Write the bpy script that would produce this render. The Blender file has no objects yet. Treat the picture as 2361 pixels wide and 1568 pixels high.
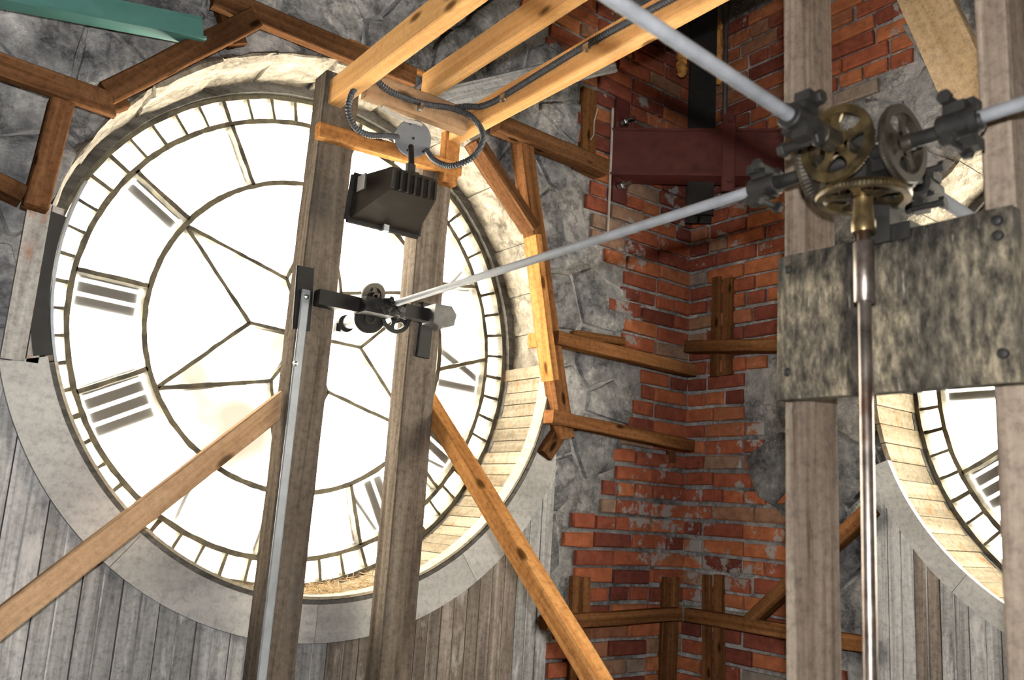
import bpy, bmesh, math, random
from math import sin, cos, pi, radians, sqrt, atan2
from mathutils import Vector, Matrix, noise as mnoise
random.seed(11)
scene = bpy.context.scene
COL = scene.collection

# ------------------------------------------------------------------ camera, sky, lights, exposure
FPX, PITCH, ROLL, YAW = 2014.5, .1963, .0646, .6342
FW = Vector((sin(YAW)*cos(PITCH), cos(YAW)*cos(PITCH), sin(PITCH)))
_r = Vector((cos(YAW), -sin(YAW), 0)); _u = _r.cross(FW)
RT = cos(ROLL)*_r + sin(ROLL)*_u
UP = -sin(ROLL)*_r + cos(ROLL)*_u
cam_data = bpy.data.cameras.new('camera'); cam = bpy.data.objects.new('camera', cam_data); COL.objects.link(cam)
cam_data.sensor_width = 36.0; cam_data.lens = 36.0*FPX/2361.0
cam_data.clip_start = .02; cam_data.clip_end = 200
cam.matrix_world = Matrix((RT, UP, -FW)).transposed().to_4x4()
cam_data.dof.use_dof = True; cam_data.dof.focus_distance = 2.9; cam_data.dof.aperture_fstop = 3.8
scene.camera = cam

world = bpy.data.worlds.new('overcast_sky'); scene.world = world; world.use_nodes = True
bg = world.node_tree.nodes['Background']
bg.inputs[0].default_value = (1.0, .95, .86, 1); bg.inputs[1].default_value = 40.0

fl = bpy.data.lights.new('camera_flash', 'SPOT'); fl.energy = 215; fl.spot_size = radians(140); fl.spot_blend = .3
fl.shadow_soft_size = .022; fl.color = (1.0, .985, .965)
flo = bpy.data.objects.new('camera_flash', fl); COL.objects.link(flo)
flo.matrix_world = Matrix.Translation(RT*.02 + UP*.13 + FW*.03) @ cam.matrix_world

scene.view_settings.view_transform = 'Standard'
try: scene.view_settings.look = 'None'
except Exception: pass
scene.view_settings.exposure = 0.0; scene.view_settings.gamma = 1.0; scene.view_settings.use_curve_mapping = False

# ------------------------------------------------------------------ places: a sight line met with a real plane
def ray(px, py): return RT*((px-1180.5)/FPX) - UP*((py-784)/FPX) + FW
def aY(px, py, Y): d = ray(px, py); return d*(Y/d.y)
def aX(px, py, X): d = ray(px, py); return d*(X/d.x)
def aZ(px, py, Z): d = ray(px, py); return d*(Z/d.z)

WA = 2.75                      # inner face of the left-hand wall (y)
WB = 3.053                     # inner face of the right-hand wall (x)
CA = Vector((1.28, WA, .602))  # dial centres on the wall faces
CB = Vector((WB, .895, .598))
R1, R2, R3 = .578, .812, .892

# ------------------------------------------------------------------ material helpers
def nmat(name):
    m = bpy.data.materials.new(name); m.use_nodes = True
    nt = m.node_tree; return m, nt, nt.nodes['Principled BSDF']
def N(nt, t, **k):
    n = nt.nodes.new(t)
    for a, b in k.items(): setattr(n, a, b)
    return n
def lk(nt, a, b): nt.links.new(a, b)
def noise_n(nt, vec, scale, detail=4, rough=.55, dist=0):
    n = N(nt, 'ShaderNodeTexNoise'); n.inputs['Scale'].default_value = scale; n.inputs['Detail'].default_value = detail
    n.inputs['Roughness'].default_value = rough; n.inputs['Distortion'].default_value = dist
    if vec is not None: lk(nt, vec, n.inputs['Vector'])
    return n.outputs['Fac']
def ramp(nt, fac, stops, interp='LINEAR'):
    r = N(nt, 'ShaderNodeValToRGB'); cr = r.color_ramp; cr.interpolation = interp
    while len(cr.elements) < len(stops): cr.elements.new(.5)
    for e, (p, c) in zip(cr.elements, stops):
        e.position = p; e.color = (c, c, c, 1) if isinstance(c, (int, float)) else (*c, 1)
    lk(nt, fac, r.inputs[0]); return r.outputs[0]
def mixc(nt, fac, a, b, mode='MIX'):
    n = N(nt, 'ShaderNodeMix', data_type='RGBA', blend_type=mode)
    for s, v in ((n.inputs[0], fac), (n.inputs[6], a), (n.inputs[7], b)):
        if isinstance(v, (int, float)): s.default_value = v
        elif isinstance(v, tuple): s.default_value = (*v, 1)
        else: lk(nt, v, s)
    return n.outputs[2]
def bump(nt, bs, h, strength=.4, dist=.01):
    b = N(nt, 'ShaderNodeBump'); b.inputs['Strength'].default_value = strength; b.inputs['Distance'].default_value = dist
    lk(nt, h, b.inputs['Height']); lk(nt, b.outputs[0], bs.inputs['Normal'])
def objvec(nt, scale=(1, 1, 1), shift=True):
    tc = N(nt, 'ShaderNodeTexCoord'); mp = N(nt, 'ShaderNodeMapping'); mp.inputs['Scale'].default_value = scale
    if shift:
        oi = N(nt, 'ShaderNodeObjectInfo'); ml = N(nt, 'ShaderNodeMath', operation='MULTIPLY'); ml.inputs[1].default_value = 37.0
        lk(nt, oi.outputs['Random'], ml.inputs[0]); ad = N(nt, 'ShaderNodeVectorMath', operation='ADD')
        lk(nt, tc.outputs['Object'], ad.inputs[0]); lk(nt, ml.outputs[0], ad.inputs[1]); lk(nt, ad.outputs[0], mp.inputs['Vector'])
    else: lk(nt, tc.outputs['Object'], mp.inputs['Vector'])
    return mp.outputs[0]
def posvec(nt, scale=(1, 1, 1)):
    g = N(nt, 'ShaderNodeNewGeometry'); mp = N(nt, 'ShaderNodeMapping'); mp.inputs['Scale'].default_value = scale
    lk(nt, g.outputs['Position'], mp.inputs['Vector']); return mp.outputs[0]
def objrand(nt): return N(nt, 'ShaderNodeObjectInfo').outputs['Random']

def wood(name, dark, mid, light, rough=.65, grain=24, knots=.0, bumps=.25, rand=.25, blotch=None, axis=0, grit=.45):
    """grain runs along the object's own axis"""
    m, nt, bs = nmat(name)
    s = [grain]*3; s[axis] = grain*.045
    v = objvec(nt, tuple(s)); f = noise_n(nt, v, 1.0, 6, .6, 1.2)
    c = ramp(nt, f, [(.28, dark), (.5, mid), (.72, light)])
    s2 = [2.6]*3; s2[axis] = .8
    f2 = noise_n(nt, objvec(nt, tuple(s2)), 1.5, 3)
    c = mixc(nt, .6, c, ramp(nt, f2, [(.3, .55), (.7, 1.25)]), 'MULTIPLY')
    fg = noise_n(nt, objvec(nt), 55, 5, .75); c = mixc(nt, grit, c, ramp(nt, fg, [(.34, .30), (.5, 1.0), (.7, 1.45)]), 'MULTIPLY')
    rv = ramp(nt, objrand(nt), [(0, 1-rand), (1, 1+rand)]); c = mixc(nt, 1.0, c, rv, 'MULTIPLY')
    if knots:
        s3 = [13.0]*3; s3[axis] = 5.0
        vo = N(nt, 'ShaderNodeTexVoronoi'); vo.inputs['Scale'].default_value = 1.0; lk(nt, objvec(nt, tuple(s3)), vo.inputs['Vector'])
        k = ramp(nt, vo.outputs['Distance'], [(0.0, 1.0), (.10, .9), (knots, 0.0)])
        c = mixc(nt, k, c, tuple(x*.28 for x in dark))
    if blotch:
        f3 = noise_n(nt, objvec(nt, (3, 9, 9) if axis == 0 else (9, 9, 3)), 1.6, 6, .7)
        c = mixc(nt, ramp(nt, f3, [(blotch[1], 0.0), (blotch[1]+.10, blotch[2])]), c, blotch[0])
    lk(nt, c, bs.inputs['Base Color']); bs.inputs['Roughness'].default_value = max(rough, .8); bs.inputs['Specular IOR Level'].default_value = .0
    bump(nt, bs, mixc(nt, .4, f, fg), bumps, .004); return m

M = {}
# stone, mortar, brick
def stone_mat(name, stops, scale=5.0, warm=None):
    m, nt, bs = nmat(name); v = posvec(nt)
    f = noise_n(nt, v, scale, 10, .72, .15)
    c = ramp(nt, f, stops)
    fc = noise_n(nt, v, 2.6, 7, .7, .15); c = mixc(nt, .7, c, ramp(nt, fc, [(.47, 1.0), (.496, .42), (.504, .42), (.53, 1.0)]), 'MULTIPLY')
    f2 = noise_n(nt, v, 1.7, 4); c = mixc(nt, .85, c, ramp(nt, f2, [(.32, .5), (.66, 1.35)]), 'MULTIPLY')
    f4 = noise_n(nt, v, 38, 4, .7); c = mixc(nt, .6, c, ramp(nt, f4, [(.3, .62), (.7, 1.3)]), 'MULTIPLY')
    c = mixc(nt, .8, c, ramp(nt, objrand(nt), [(0, .85), (1, 1.18)]), 'MULTIPLY')
    if warm:
        f5 = noise_n(nt, v, 3.1, 5); c = mixc(nt, ramp(nt, f5, [(.55, 0.0), (.68, .8)]), c, warm)
    lk(nt, c, bs.inputs['Base Color']); bs.inputs['Roughness'].default_value = .95; bs.inputs['Specular IOR Level'].default_value = .1
    h = mixc(nt, .35, f, f4); bump(nt, bs, h, 1.0, .035); return m
M['stone'] = stone_mat('grey_rubble_stone', [(.33, (.08, .08, .086)), (.46, (.21, .21, .215)), (.55, (.31, .308, .305)), (.66, (.54, .53, .51))], 7.5)
M['mortar'] = stone_mat('grey_lime_mortar', [(.3, (.15, .15, .155)), (.48, (.31, .305, .30)), (.68, (.54, .52, .50))], 8)
M['cream_stone'] = stone_mat('pale_arch_stone', [(.3, (.12, .10, .075)), (.5, (.27, .24, .19)), (.7, (.42, .38, .31))], 11)
M['dark_masonry'] = stone_mat('dim_masonry', [(.3, (.05, .05, .05)), (.7, (.16, .15, .14))], 4)

m, nt, bs = nmat('red_brick'); v = posvec(nt)
c = ramp(nt, objrand(nt), [(0, (.125, .036, .026)), (.25, (.21, .06, .036)), (.5, (.295, .086, .043)), (.72, (.365, .128, .053)), (.86, (.28, .105, .055)), (.94, (.25, .14, .085)), (1, (.20, .19, .165))])
f = noise_n(nt, v, 26, 6, .65); c = mixc(nt, .7, c, ramp(nt, f, [(.3, .55), (.7, 1.4)]), 'MULTIPLY')
f2 = noise_n(nt, v, 8.5, 8, .72, .1); f2b = noise_n(nt, v, 1.9, 3)
sm = N(nt, 'ShaderNodeMath', operation='ADD'); lk(nt, f2, sm.inputs[0]); lk(nt, f2b, sm.inputs[1])
c = mixc(nt, ramp(nt, sm.outputs[0], [(.0, 0.0), (.565, 0.0), (.60, .9)]) if False else ramp(nt, mixc(nt, .42, f2, f2b), [(.572, 0.0), (.592, .95)]), c, (.29, .275, .26))
lk(nt, c, bs.inputs['Base Color']); bs.inputs['Roughness'].default_value = .9; bs.inputs['Specular IOR Level'].default_value = .12; bump(nt, bs, f, .6, .008); M['brick'] = m

# woods
M['old_wood'] = wood('dark_old_timber', (.042, .0195, .009), (.092, .043, .0195), (.155, .077, .036), knots=.16, rand=.25)
M['brown_wood'] = wood('brown_timber', (.070, .030, .012), (.145, .064, .025), (.22, .102, .042), knots=.16, rand=.18)
M['amber_wood'] = wood('amber_old_timber', (.20, .085, .026), (.34, .155, .05), (.46, .235, .085), knots=.17, rand=.15)
M['new_wood'] = wood('fresh_pine', (.40, .20, .07), (.58, .32, .125), (.70, .43, .20), knots=.2, bumps=.1, rand=.12, grit=.2)
M['tan_wood'] = wood('tan_pine', (.27, .16, .085), (.38, .24, .14), (.47, .32, .20), knots=.2, bumps=.1, rand=.1, grit=.3)
M['post_wood'] = wood('weathered_post', (.056, .044, .034), (.118, .096, .075), (.18, .151, .122), rand=.1, blotch=((.075, .068, .062), .55, .5))
M['mid_post'] = wood('dusty_sawn_post', (.068, .050, .039), (.155, .122, .096), (.24, .20, .16), rand=.12, blotch=((.26, .26, .27), .62, .7))
M['clad'] = wood('grey_painted_board', (.15, .147, .143), (.31, .305, .30), (.46, .453, .445), grain=34, rand=.2, axis=2, blotch=((.56, .55, .54), .57, .8))
M['clad_brown'] = wood('worn_brown_board', (.10, .082, .068), (.195, .162, .135), (.295, .255, .22), grain=34, rand=.22, axis=2, blotch=((.36, .33, .30), .57, .75))
M['trim'] = wood('grey_painted_trim', (.31, .302, .29), (.40, .39, .372), (.46, .45, .43), grain=6, rand=.05, bumps=.08, grit=.35)
M['rust_board'] = wood('peeling_white_board', (.22, .19, .17), (.40, .38, .36), (.58, .56, .53), grain=16, axis=2, blotch=((.30, .12, .05), .57, .8))
M['lining'] = wood('pale_stained_lining', (.15, .12, .08), (.235, .20, .145), (.31, .27, .205), grain=14, axis=1, rand=.14, blotch=((.20, .105, .04), .56, .75))
M['rim_lath'] = wood('pale_lath', (.30, .25, .175), (.38, .33, .24), (.44, .39, .30), grain=8, rand=.0, bumps=.05)
M['grey_plank'] = wood('silvered_plank', (.12, .12, .125), (.27, .27, .275), (.45, .45, .45), grain=40, rand=.1)
M['frame_wood'] = wood('dark_grey_frame', (.05, .045, .04), (.10, .095, .085), (.17, .165, .15), grain=20, rand=.1)
M['pale_timber'] = wood('pale_dirty_timber', (.40, .28, .15), (.56, .41, .25), (.66, .50, .33), grain=10, rand=.0, blotch=((.62, .60, .56), .60, .8))

m, nt, bs = nmat('mouldy_oak_plate'); v = objvec(nt, (1, 1, 1), False)
f = noise_n(nt, objvec(nt, (1, 1, .38), False), 62, 8, .72); f2 = noise_n(nt, v, 8, 6, .65, .2); f3 = noise_n(nt, objvec(nt, (1, 60, 9), False), 1.4, 5)
c = ramp(nt, f, [(.36, (.022, .020, .017)), (.49, (.085, .075, .058)), (.60, (.18, .157, .118)), (.72, (.30, .262, .20))])
c = mixc(nt, .9, c, ramp(nt, f2, [(.32, (.45, .45, .46)), (.62, (1.2, 1.15, 1.05))]), 'MULTIPLY')
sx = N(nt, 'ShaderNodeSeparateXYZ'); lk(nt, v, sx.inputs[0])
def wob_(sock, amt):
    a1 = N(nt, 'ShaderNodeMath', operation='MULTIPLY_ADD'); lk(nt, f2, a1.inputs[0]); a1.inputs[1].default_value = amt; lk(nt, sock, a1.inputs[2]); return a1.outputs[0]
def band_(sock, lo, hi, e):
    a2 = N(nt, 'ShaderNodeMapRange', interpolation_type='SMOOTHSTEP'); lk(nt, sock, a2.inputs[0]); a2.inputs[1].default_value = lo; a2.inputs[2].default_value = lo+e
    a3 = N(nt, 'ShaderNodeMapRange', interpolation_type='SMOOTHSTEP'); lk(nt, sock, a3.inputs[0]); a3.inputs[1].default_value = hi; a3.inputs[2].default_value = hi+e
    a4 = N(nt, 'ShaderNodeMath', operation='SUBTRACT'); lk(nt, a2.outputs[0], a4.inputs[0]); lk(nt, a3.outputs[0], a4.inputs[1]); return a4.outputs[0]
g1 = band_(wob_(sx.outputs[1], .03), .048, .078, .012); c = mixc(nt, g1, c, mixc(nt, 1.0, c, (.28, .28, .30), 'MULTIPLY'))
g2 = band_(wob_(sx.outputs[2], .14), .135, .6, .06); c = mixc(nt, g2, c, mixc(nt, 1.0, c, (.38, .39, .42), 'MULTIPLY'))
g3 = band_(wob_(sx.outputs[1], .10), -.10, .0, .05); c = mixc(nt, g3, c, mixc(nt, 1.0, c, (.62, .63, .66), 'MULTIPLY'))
c = mixc(nt, ramp(nt, f3, [(.66, 0.0), (.70, .6)]), c, (.26, .25, .22))
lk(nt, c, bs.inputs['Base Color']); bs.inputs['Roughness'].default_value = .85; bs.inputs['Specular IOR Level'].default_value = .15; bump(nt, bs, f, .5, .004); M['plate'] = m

# metals and paints
def metal(name, col, rough=.4, met=1.0, var=.5, scale=30, dirt=None, spec=.5):
    m, nt, bs = nmat(name); v = objvec(nt)
    f = noise_n(nt, v, scale, 6, .65); c = mixc(nt, var, (*col,), ramp(nt, f, [(.3, .35), (.7, 1.5)]), 'MULTIPLY')
    if dirt: c = mixc(nt, ramp(nt, noise_n(nt, v, scale*.4, 5), [(.48, 0.0), (.6, .85)]), c, dirt)
    lk(nt, c, bs.inputs['Base Color']); bs.inputs['Metallic'].default_value = met; bs.inputs['Specular IOR Level'].default_value = spec
    lk(nt, ramp(nt, f, [(.2, rough*.7), (.8, min(1, rough*1.35))]), bs.inputs['Roughness']); bump(nt, bs, f, .15, .002); return m
M['iron'] = metal('black_iron', (.014, .013, .012), .6, .1, .6, spec=.3)
M['iron_dull'] = metal('grey_iron', (.09, .088, .085), .5, .6, .6)
M['brass'] = metal('tarnished_brass', (.165, .118, .055), .36, .85, .7, 40, (.045, .036, .024))
M['bronze_rod'] = metal('rusty_steel_shaft', (.20, .17, .15), .34, .85, .7, 22, (.085, .04, .022))
M['alu'] = metal('dull_grey_rod', (.22, .23, .25), .55, .2, .3, 26)
M['gear_dark'] = metal('oily_dark_bronze', (.04, .033, .024), .45, .6, .7, 40)
M['zinc'] = metal('zinc_bolt', (.55, .57, .58), .3, 1, .3)
M['red'] = metal('red_oxide_paint', (.085, .018, .014), .55, .0, .45, 24)
M['green'] = metal('green_paint', (.06, .17, .15), .5, 0, .25, 14)
M['black_steel'] = metal('black_steel_column', (.012, .011, .010), .45, .2, .5)
M['conduit'] = metal('flexible_steel_conduit', (.065, .07, .077), .5, .3, .4, 50, spec=.3)
M['box_paint'] = metal('grey_box_paint', (.14, .15, .165), .6, .1, .25, 40)
M['strap'] = metal('galvanised_strap', (.32, .34, .36), .5, .4, .3, 20)
M['lamp'] = metal('dark_lamp_paint', (.016, .015, .014), .7, 0, .6, 30, (.022, .019, .016), spec=.15)
M['lamp_brown'] = metal('brown_baked_lamp', (.024, .019, .014), .75, 0, .6, 30, spec=.12)
M['bar'] = metal('painted_dial_iron', (.13, .115, .075), .7, .1, .75, 36, (.045, .04, .03))
M['black_num'] = metal('black_numeral', (.02, .02, .02), .7, 0, .2)
M['foam'] = metal('amber_foam', (.42, .20, .045), .9, 0, .6, 26)
M['cable'] = metal('white_cord', (.5, .48, .44), .7, 0, .2)
M['straw'] = metal('dry_straw', (.36, .24, .11), .9, 0, .6, 60)
M['dark_strip'] = metal('matte_dark_strip', (.02, .019, .018), .9, 0, .4)  # matte near-black, for the curved strip at the dial's left edge
# opal glass: lets the sky's light through, diffused
m, nt, bs = nmat('opal_glass'); tr = N(nt, 'ShaderNodeBsdfTranslucent'); df = N(nt, 'ShaderNodeBsdfDiffuse'); mx = N(nt, 'ShaderNodeMixShader')
f = noise_n(nt, posvec(nt), 3.5, 5); f2 = noise_n(nt, posvec(nt), 1.1, 2)
lk(nt, ramp(nt, f, [(.35, (.86, .82, .72)), (.6, (.97, .95, .90))]), tr.inputs[0]); df.inputs[0].default_value = (.55, .53, .5, 1)
mx.inputs[0].default_value = .25; lk(nt, tr.outputs[0], mx.inputs[1]); lk(nt, df.outputs[0], mx.inputs[2])
lk(nt, mx.outputs[0], nt.nodes['Material Output'].inputs[0]); M['glass'] = m
m2 = M['glass'].copy(); m2.name = 'dusty_opal_glass'; M['glass_dirty'] = m2; nt = m2.node_tree
tn = [n for n in nt.nodes if n.type == 'BSDF_TRANSLUCENT'][0]; f = noise_n(nt, posvec(nt), 4.2, 3, .4)
lk(nt, ramp(nt, f, [(.40, (.030, .027, .022)), (.50, (.05, .046, .038)), (.60, (.8, .77, .7))]), tn.inputs[0])
m, nt, bs = nmat('lamp_glass'); bs.inputs['Base Color'].default_value = (.3, .32, .32, 1); bs.inputs['Roughness'].default_value = .15; M['lamp_glass'] = m

# ------------------------------------------------------------------ mesh helpers
class MB:
    def __init__(s): s.v = []; s.f = []
    def add(s, vs, fs, T=None):
        o = len(s.v); s.v += [tuple(T @ Vector(p)) if T is not None else tuple(p) for p in vs]; s.f += [tuple(i+o for i in f) for f in fs]; return s
    def box(s, a, b, T=None):
        x0, y0, z0 = a; x1, y1, z1 = b
        return s.add([(x0,y0,z0),(x1,y0,z0),(x1,y1,z0),(x0,y1,z0),(x0,y0,z1),(x1,y0,z1),(x1,y1,z1),(x0,y1,z1)],
                     [(0,3,2,1),(4,5,6,7),(0,1,5,4),(1,2,6,5),(2,3,7,6),(3,0,4,7)], T)
    def lathe(s, prof, n=24, T=None, close=False):
        """profile of (radius, z) turned about local z"""
        vs = [(r*cos(2*pi*k/n), r*sin(2*pi*k/n), z) for k in range(n) for r, z in prof]; p = len(prof); fs = []
        for k in range(n):
            a = k*p; b = ((k+1) % n)*p
            for j in range(p if close else p-1):
                j2 = (j+1) % p; fs.append((a+j, b+j, b+j2, a+j2))
        if not close:
            fs.append(tuple(k*p for k in range(n))[::-1]); fs.append(tuple(k*p+p-1 for k in range(n)))
        return s.add(vs, fs, T)
    def cyl(s, a, b, r, n=16, r2=None):
        a = Vector(a); b = Vector(b); L = (b-a).length
        T = Matrix.Translation(a) @ (b-a).to_track_quat('Z', 'Y').to_matrix().to_4x4()
        r2 = r if r2 is None else r2; e = min(.0015, L*.1)
        return s.lathe([(r*.93, 0), (r, e), (r2, L-e), (r2*.93, L)], n, T)
    def prism(s, poly, y0, y1, T=None):
        """polygon in local x,z pushed along y"""
        n = len(poly); vs = [(x, y0, z) for x, z in poly]+[(x, y1, z) for x, z in poly]
        fs = [tuple(range(n)), tuple(range(2*n-1, n-1, -1))]+[(i, i+n, (i+1) % n+n, (i+1) % n) for i in range(n)]
        return s.add(vs, fs, T)
    def arc(s, r0, r1, y0, y1, a0, a1, n, T=None, full=False, jit=0):
        vs = []; fs = []; k = n if full else n+1
        for i in range(k):
            a = a0+(a1-a0)*i/n; j = random.uniform(-jit, jit); j2 = random.uniform(-jit, jit)
            for r, y in ((r0+j, y0), (r1+j2, y0), (r1+j2, y1), (r0+j, y1)): vs.append((r*cos(a), y, r*sin(a)))
        for i in range(n):
            p = i*4; q = ((i+1) % k)*4
            for j in range(4): fs.append((p+j, p+(j+1) % 4, q+(j+1) % 4, q+j))
        if not full: fs += [(3, 2, 1, 0), (n*4, n*4+1, n*4+2, n*4+3)]
        return s.add(vs, fs, T)
    def tube(s, pts, r, n=8, ridge=0, step=.0045):
        P = [Vector(p) for p in pts]
        if ridge:
            Q = []; acc = 0
            C = catmull(P, 24); Q = [C[0]]
            for a, b in zip(C, C[1:]):
                d = (b-a).length; t = step-acc
                while t <= d: Q.append(a.lerp(b, t/d)); t += step
                acc = d-(t-step)
            P = Q
        up = Vector((.3, .2, 1)).normalized(); vs = []; fs = []
        for i, p in enumerate(P):
            t = (P[min(i+1, len(P)-1)]-P[max(i-1, 0)]).normalized(); e = t.cross(up)
            if e.length < .05: e = t.cross(Vector((1, 0, 0)))
            e.normalize(); g = t.cross(e); rr = r*(1+ridge*(1 if i % 2 else -1))
            for k in range(n): vs.append(p+e*(rr*cos(2*pi*k/n))+g*(rr*sin(2*pi*k/n)))
        for i in range(len(P)-1):
            for k in range(n): fs.append((i*n+k, i*n+(k+1) % n, (i+1)*n+(k+1) % n, (i+1)*n+k))
        fs.append(tuple(range(n-1, -1, -1))); fs.append(tuple((len(P)-1)*n+k for k in range(n)))
        return s.add(vs, fs)
def catmull(P, sub):
    out = []
    for i in range(len(P)-1):
        p0 = P[max(i-1, 0)]; p1 = P[i]; p2 = P[i+1]; p3 = P[min(i+2, len(P)-1)]
        for k in range(sub):
            t = k/sub; out.append(.5*((2*p1)+(p2-p0)*t+(2*p0-5*p1+4*p2-p3)*t*t+(3*p1-p0-3*p2+p3)*t**3))
    return out+[P[-1]]

W = {}
def put(name, mesh, mat, parent=None, Mw=None, smooth=False, label=None, cat=None, group=None, kind=None):
    if isinstance(mesh, MB):
        me = bpy.data.meshes.new(name); me.from_pydata(mesh.v, [], mesh.f); me.update()
        if smooth:
            for p in me.polygons: p.use_smooth = True
            try: me.set_sharp_from_angle(angle=radians(38))
            except Exception: pass
        bm = bmesh.new(); bm.from_mesh(me); bmesh.ops.recalc_face_normals(bm, faces=bm.faces); bm.to_mesh(me); bm.free()
    else: me = mesh
    if mat is not None and not me.materials: me.materials.append(M[mat])
    o = bpy.data.objects.new(name, me); COL.objects.link(o); fin(o, parent, Mw, label, cat, group, kind); return o
def fin(o, parent, Mw, label, cat, group, kind):
    Mw = Mw or (W[parent.name].copy() if parent else Matrix())
    W[o.name] = Mw
    if parent: o.parent = parent; o.matrix_basis = W[parent.name].inverted() @ Mw
    else: o.matrix_basis = Mw
    for k, v in (('label', label), ('category', cat), ('group', group), ('kind', kind)):
        if v: o[k] = v
def thing(name, label, cat, Mw=None, group=None, kind=None):
    o = bpy.data.objects.new(name, None); COL.objects.link(o); o.empty_display_size = .1
    fin(o, None, Mw or Matrix(), label, cat, group, kind); return o
def frame_x(a, b, depth):
    """local x from a to b, local z along the given depth direction"""
    x = (b-a).normalized(); z = (depth-x*depth.dot(x)).normalized(); y = z.cross(x)
    return Matrix.Translation(a) @ Matrix((x, y, z)).transposed().to_4x4()
def timber_mesh(L, w, d, ch=.004, wob=0.0, seg=1, skew=(0, 0)):
    mb = MB(); sec = [(-w/2+ch, 0), (w/2-ch, 0), (w/2, ch), (w/2, d-ch), (w/2-ch, d), (-w/2+ch, d), (-w/2, d-ch), (-w/2, ch)]; vs = []; fs = []
    for i in range(seg+1):
        t = i/seg; oy = random.uniform(-wob, wob); oz = random.uniform(-wob, wob)
        for y, z in sec:
            x = L*t + (skew[0]*(y/w) if i == 0 else 0) + (skew[1]*(y/w) if i == seg else 0)
            vs.append((x, y+oy+random.uniform(-wob, wob)*.4, z+oz))
    for i in range(seg):
        for k in range(8): fs.append((i*8+k, i*8+(k+1) % 8, (i+1)*8+(k+1) % 8, (i+1)*8+k))
    fs += [tuple(range(7, -1, -1)), tuple(seg*8+k for k in range(8))]
    return mb.add(vs, fs)
YP = Vector((0, 1, 0)); XP = Vector((1, 0, 0)); ZP = Vector((0, 0, 1))
def timber(name, a, b, w, d, depth, mat, label, cat='timber', group=None, wob=.0012, parent=None, skew=(0, 0)):
    a = Vector(a); b = Vector(b); Mw = frame_x(a, b, depth); L = (b-a).length
    return put(name, timber_mesh(L, w, d, wob=wob, seg=max(1, int(L/.12)), skew=skew), mat, parent, Mw, label=label, cat=cat, group=group)

# ------------------------------------------------------------------ the setting
XW, YW0, ZF, ZC = -.55, -1.0, -1.65, 3.4
def wall_with_hole(name, T, s0, s1, z0, z1, R, thick, mat, label=None):
    """local: x along the wall, y into it, z up, origin at the opening's centre; the opening is lined by its own faces"""
    mb = MB(); n = 96; vs = []; fs = []
    for k in range(n):
        a = 2*pi*k/n; c, s = cos(a), sin(a); t = min((s1 if c > 0 else -s0)/max(abs(c), 1e-6), (z1 if s > 0 else -z0)/max(abs(s), 1e-6))
        for r, y in ((R, 0), (t, 0), (R, thick), (t, thick)): vs.append((r*c, y, r*s))
    for k in range(n):
        p = k*4; q = ((k+1) % n)*4
        fs += [(p, p+1, q+1, q), (p+2, q+2, q+3, p+3), (p, q, q+2, p+2)]
    for (cx, cz) in ((s0, z0), (s1, z0), (s1, z1), (s0, z1)):    # square off the corners
        k = max(range(n), key=lambda i: cos(2*pi*i/n-atan2(cz, cx))); best = None
        for i in (k-1, k):
            i %= n; j = (i+1) % n
            A, B = vs[i*4+1], vs[j*4+1]
            if abs(A[0]-B[0]) > 1e-6 and abs(A[2]-B[2]) > 1e-6: best = (i, j)
        if best:
            i, j = best; o = len(vs); vs += [(cx, 0, cz), (cx, thick, cz)]; fs += [(i*4+1, o, j*4+1), (i*4+3, j*4+3, o+1)]
    mb.add(vs, fs); return put(name, mb, mat, None, T, kind='structure', label=label)
TA = Matrix.Translation(CA)
TB = Matrix.Translation(CB) @ Matrix.Rotation(-pi/2, 4, 'Z')
wallA = wall_with_hole('wall_left', TA @ Matrix.Translation((0, .012, 0)), XW-.35-CA.x, WB+.30-CA.x, ZF-CA.z, ZC-CA.z, .965, .285, 'mortar')
wallB = wall_with_hole('wall_right', TB @ Matrix.Translation((0, .012, 0)), -(WA+.012-CB.y), CB.y-YW0, ZF-CB.z, ZC-CB.z, .965, .285, 'mortar')
mb = MB(); mb.box((XW-.3, YW0-.3, ZF-.1), (WB+.3, WA+.3, ZF)); put('floor', mb, 'dark_masonry', kind='structure')
mb = MB(); mb.box((XW-.3, YW0-.3, ZC), (WB+.3, WA+.3, ZC+.1)); put('ceiling', mb, 'dark_masonry', kind='structure')
mb = MB(); mb.box((XW-.3, YW0-.3, ZF), (WB+.3, YW0, ZC)); put('wall_back', mb, 'dark_masonry', kind='structure')
mb = MB(); mb.box((XW-.3, YW0, ZF), (XW, WA+.01, ZC)); put('wall_side', mb, 'dark_masonry', kind='structure')

# --- bricks: brick courses fill the corner, toothed into the rubble
def lerp_tab(tab, z):
    tab = sorted(tab)
    if z <= tab[0][0]: return tab[0][1]
    for (z0, v0), (z1, v1) in zip(tab, tab[1:]):
        if z <= z1: return v0+(v1-v0)*(z-z0)/(z1-z0)
    return tab[-1][1]
LEFT_A = [(2.4, 1.75), (2.08, 2.08), (1.88, 2.31), (1.40, 2.41), (1.18, 2.42), (1.09, 2.57), (.94, 2.59), (.82, 2.58), (.63, 2.73), (.48, 2.73), (.34, 2.66), (.20, 2.63), (.11, 2.61), (0, 2.55), (-.05, 2.40), (-.16, 2.39), (-.35, 2.41), (-.61, 2.28), (-1.1, 2.25)]
RIGHT_B = [(2.4, 1.60), (1.99, 1.62), (1.80, 1.64), (1.75, 1.80), (1.70, 2.02), (1.5, 2.02), (1.0, 2.0), (.74, 2.05), (.67, 2.38), (.48, 2.41), (.31, 2.40), (.22, 2.20), (.05, 2.16), (-.43, 2.0), (-1.1, 1.95)]
brick_meshes = []
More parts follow.
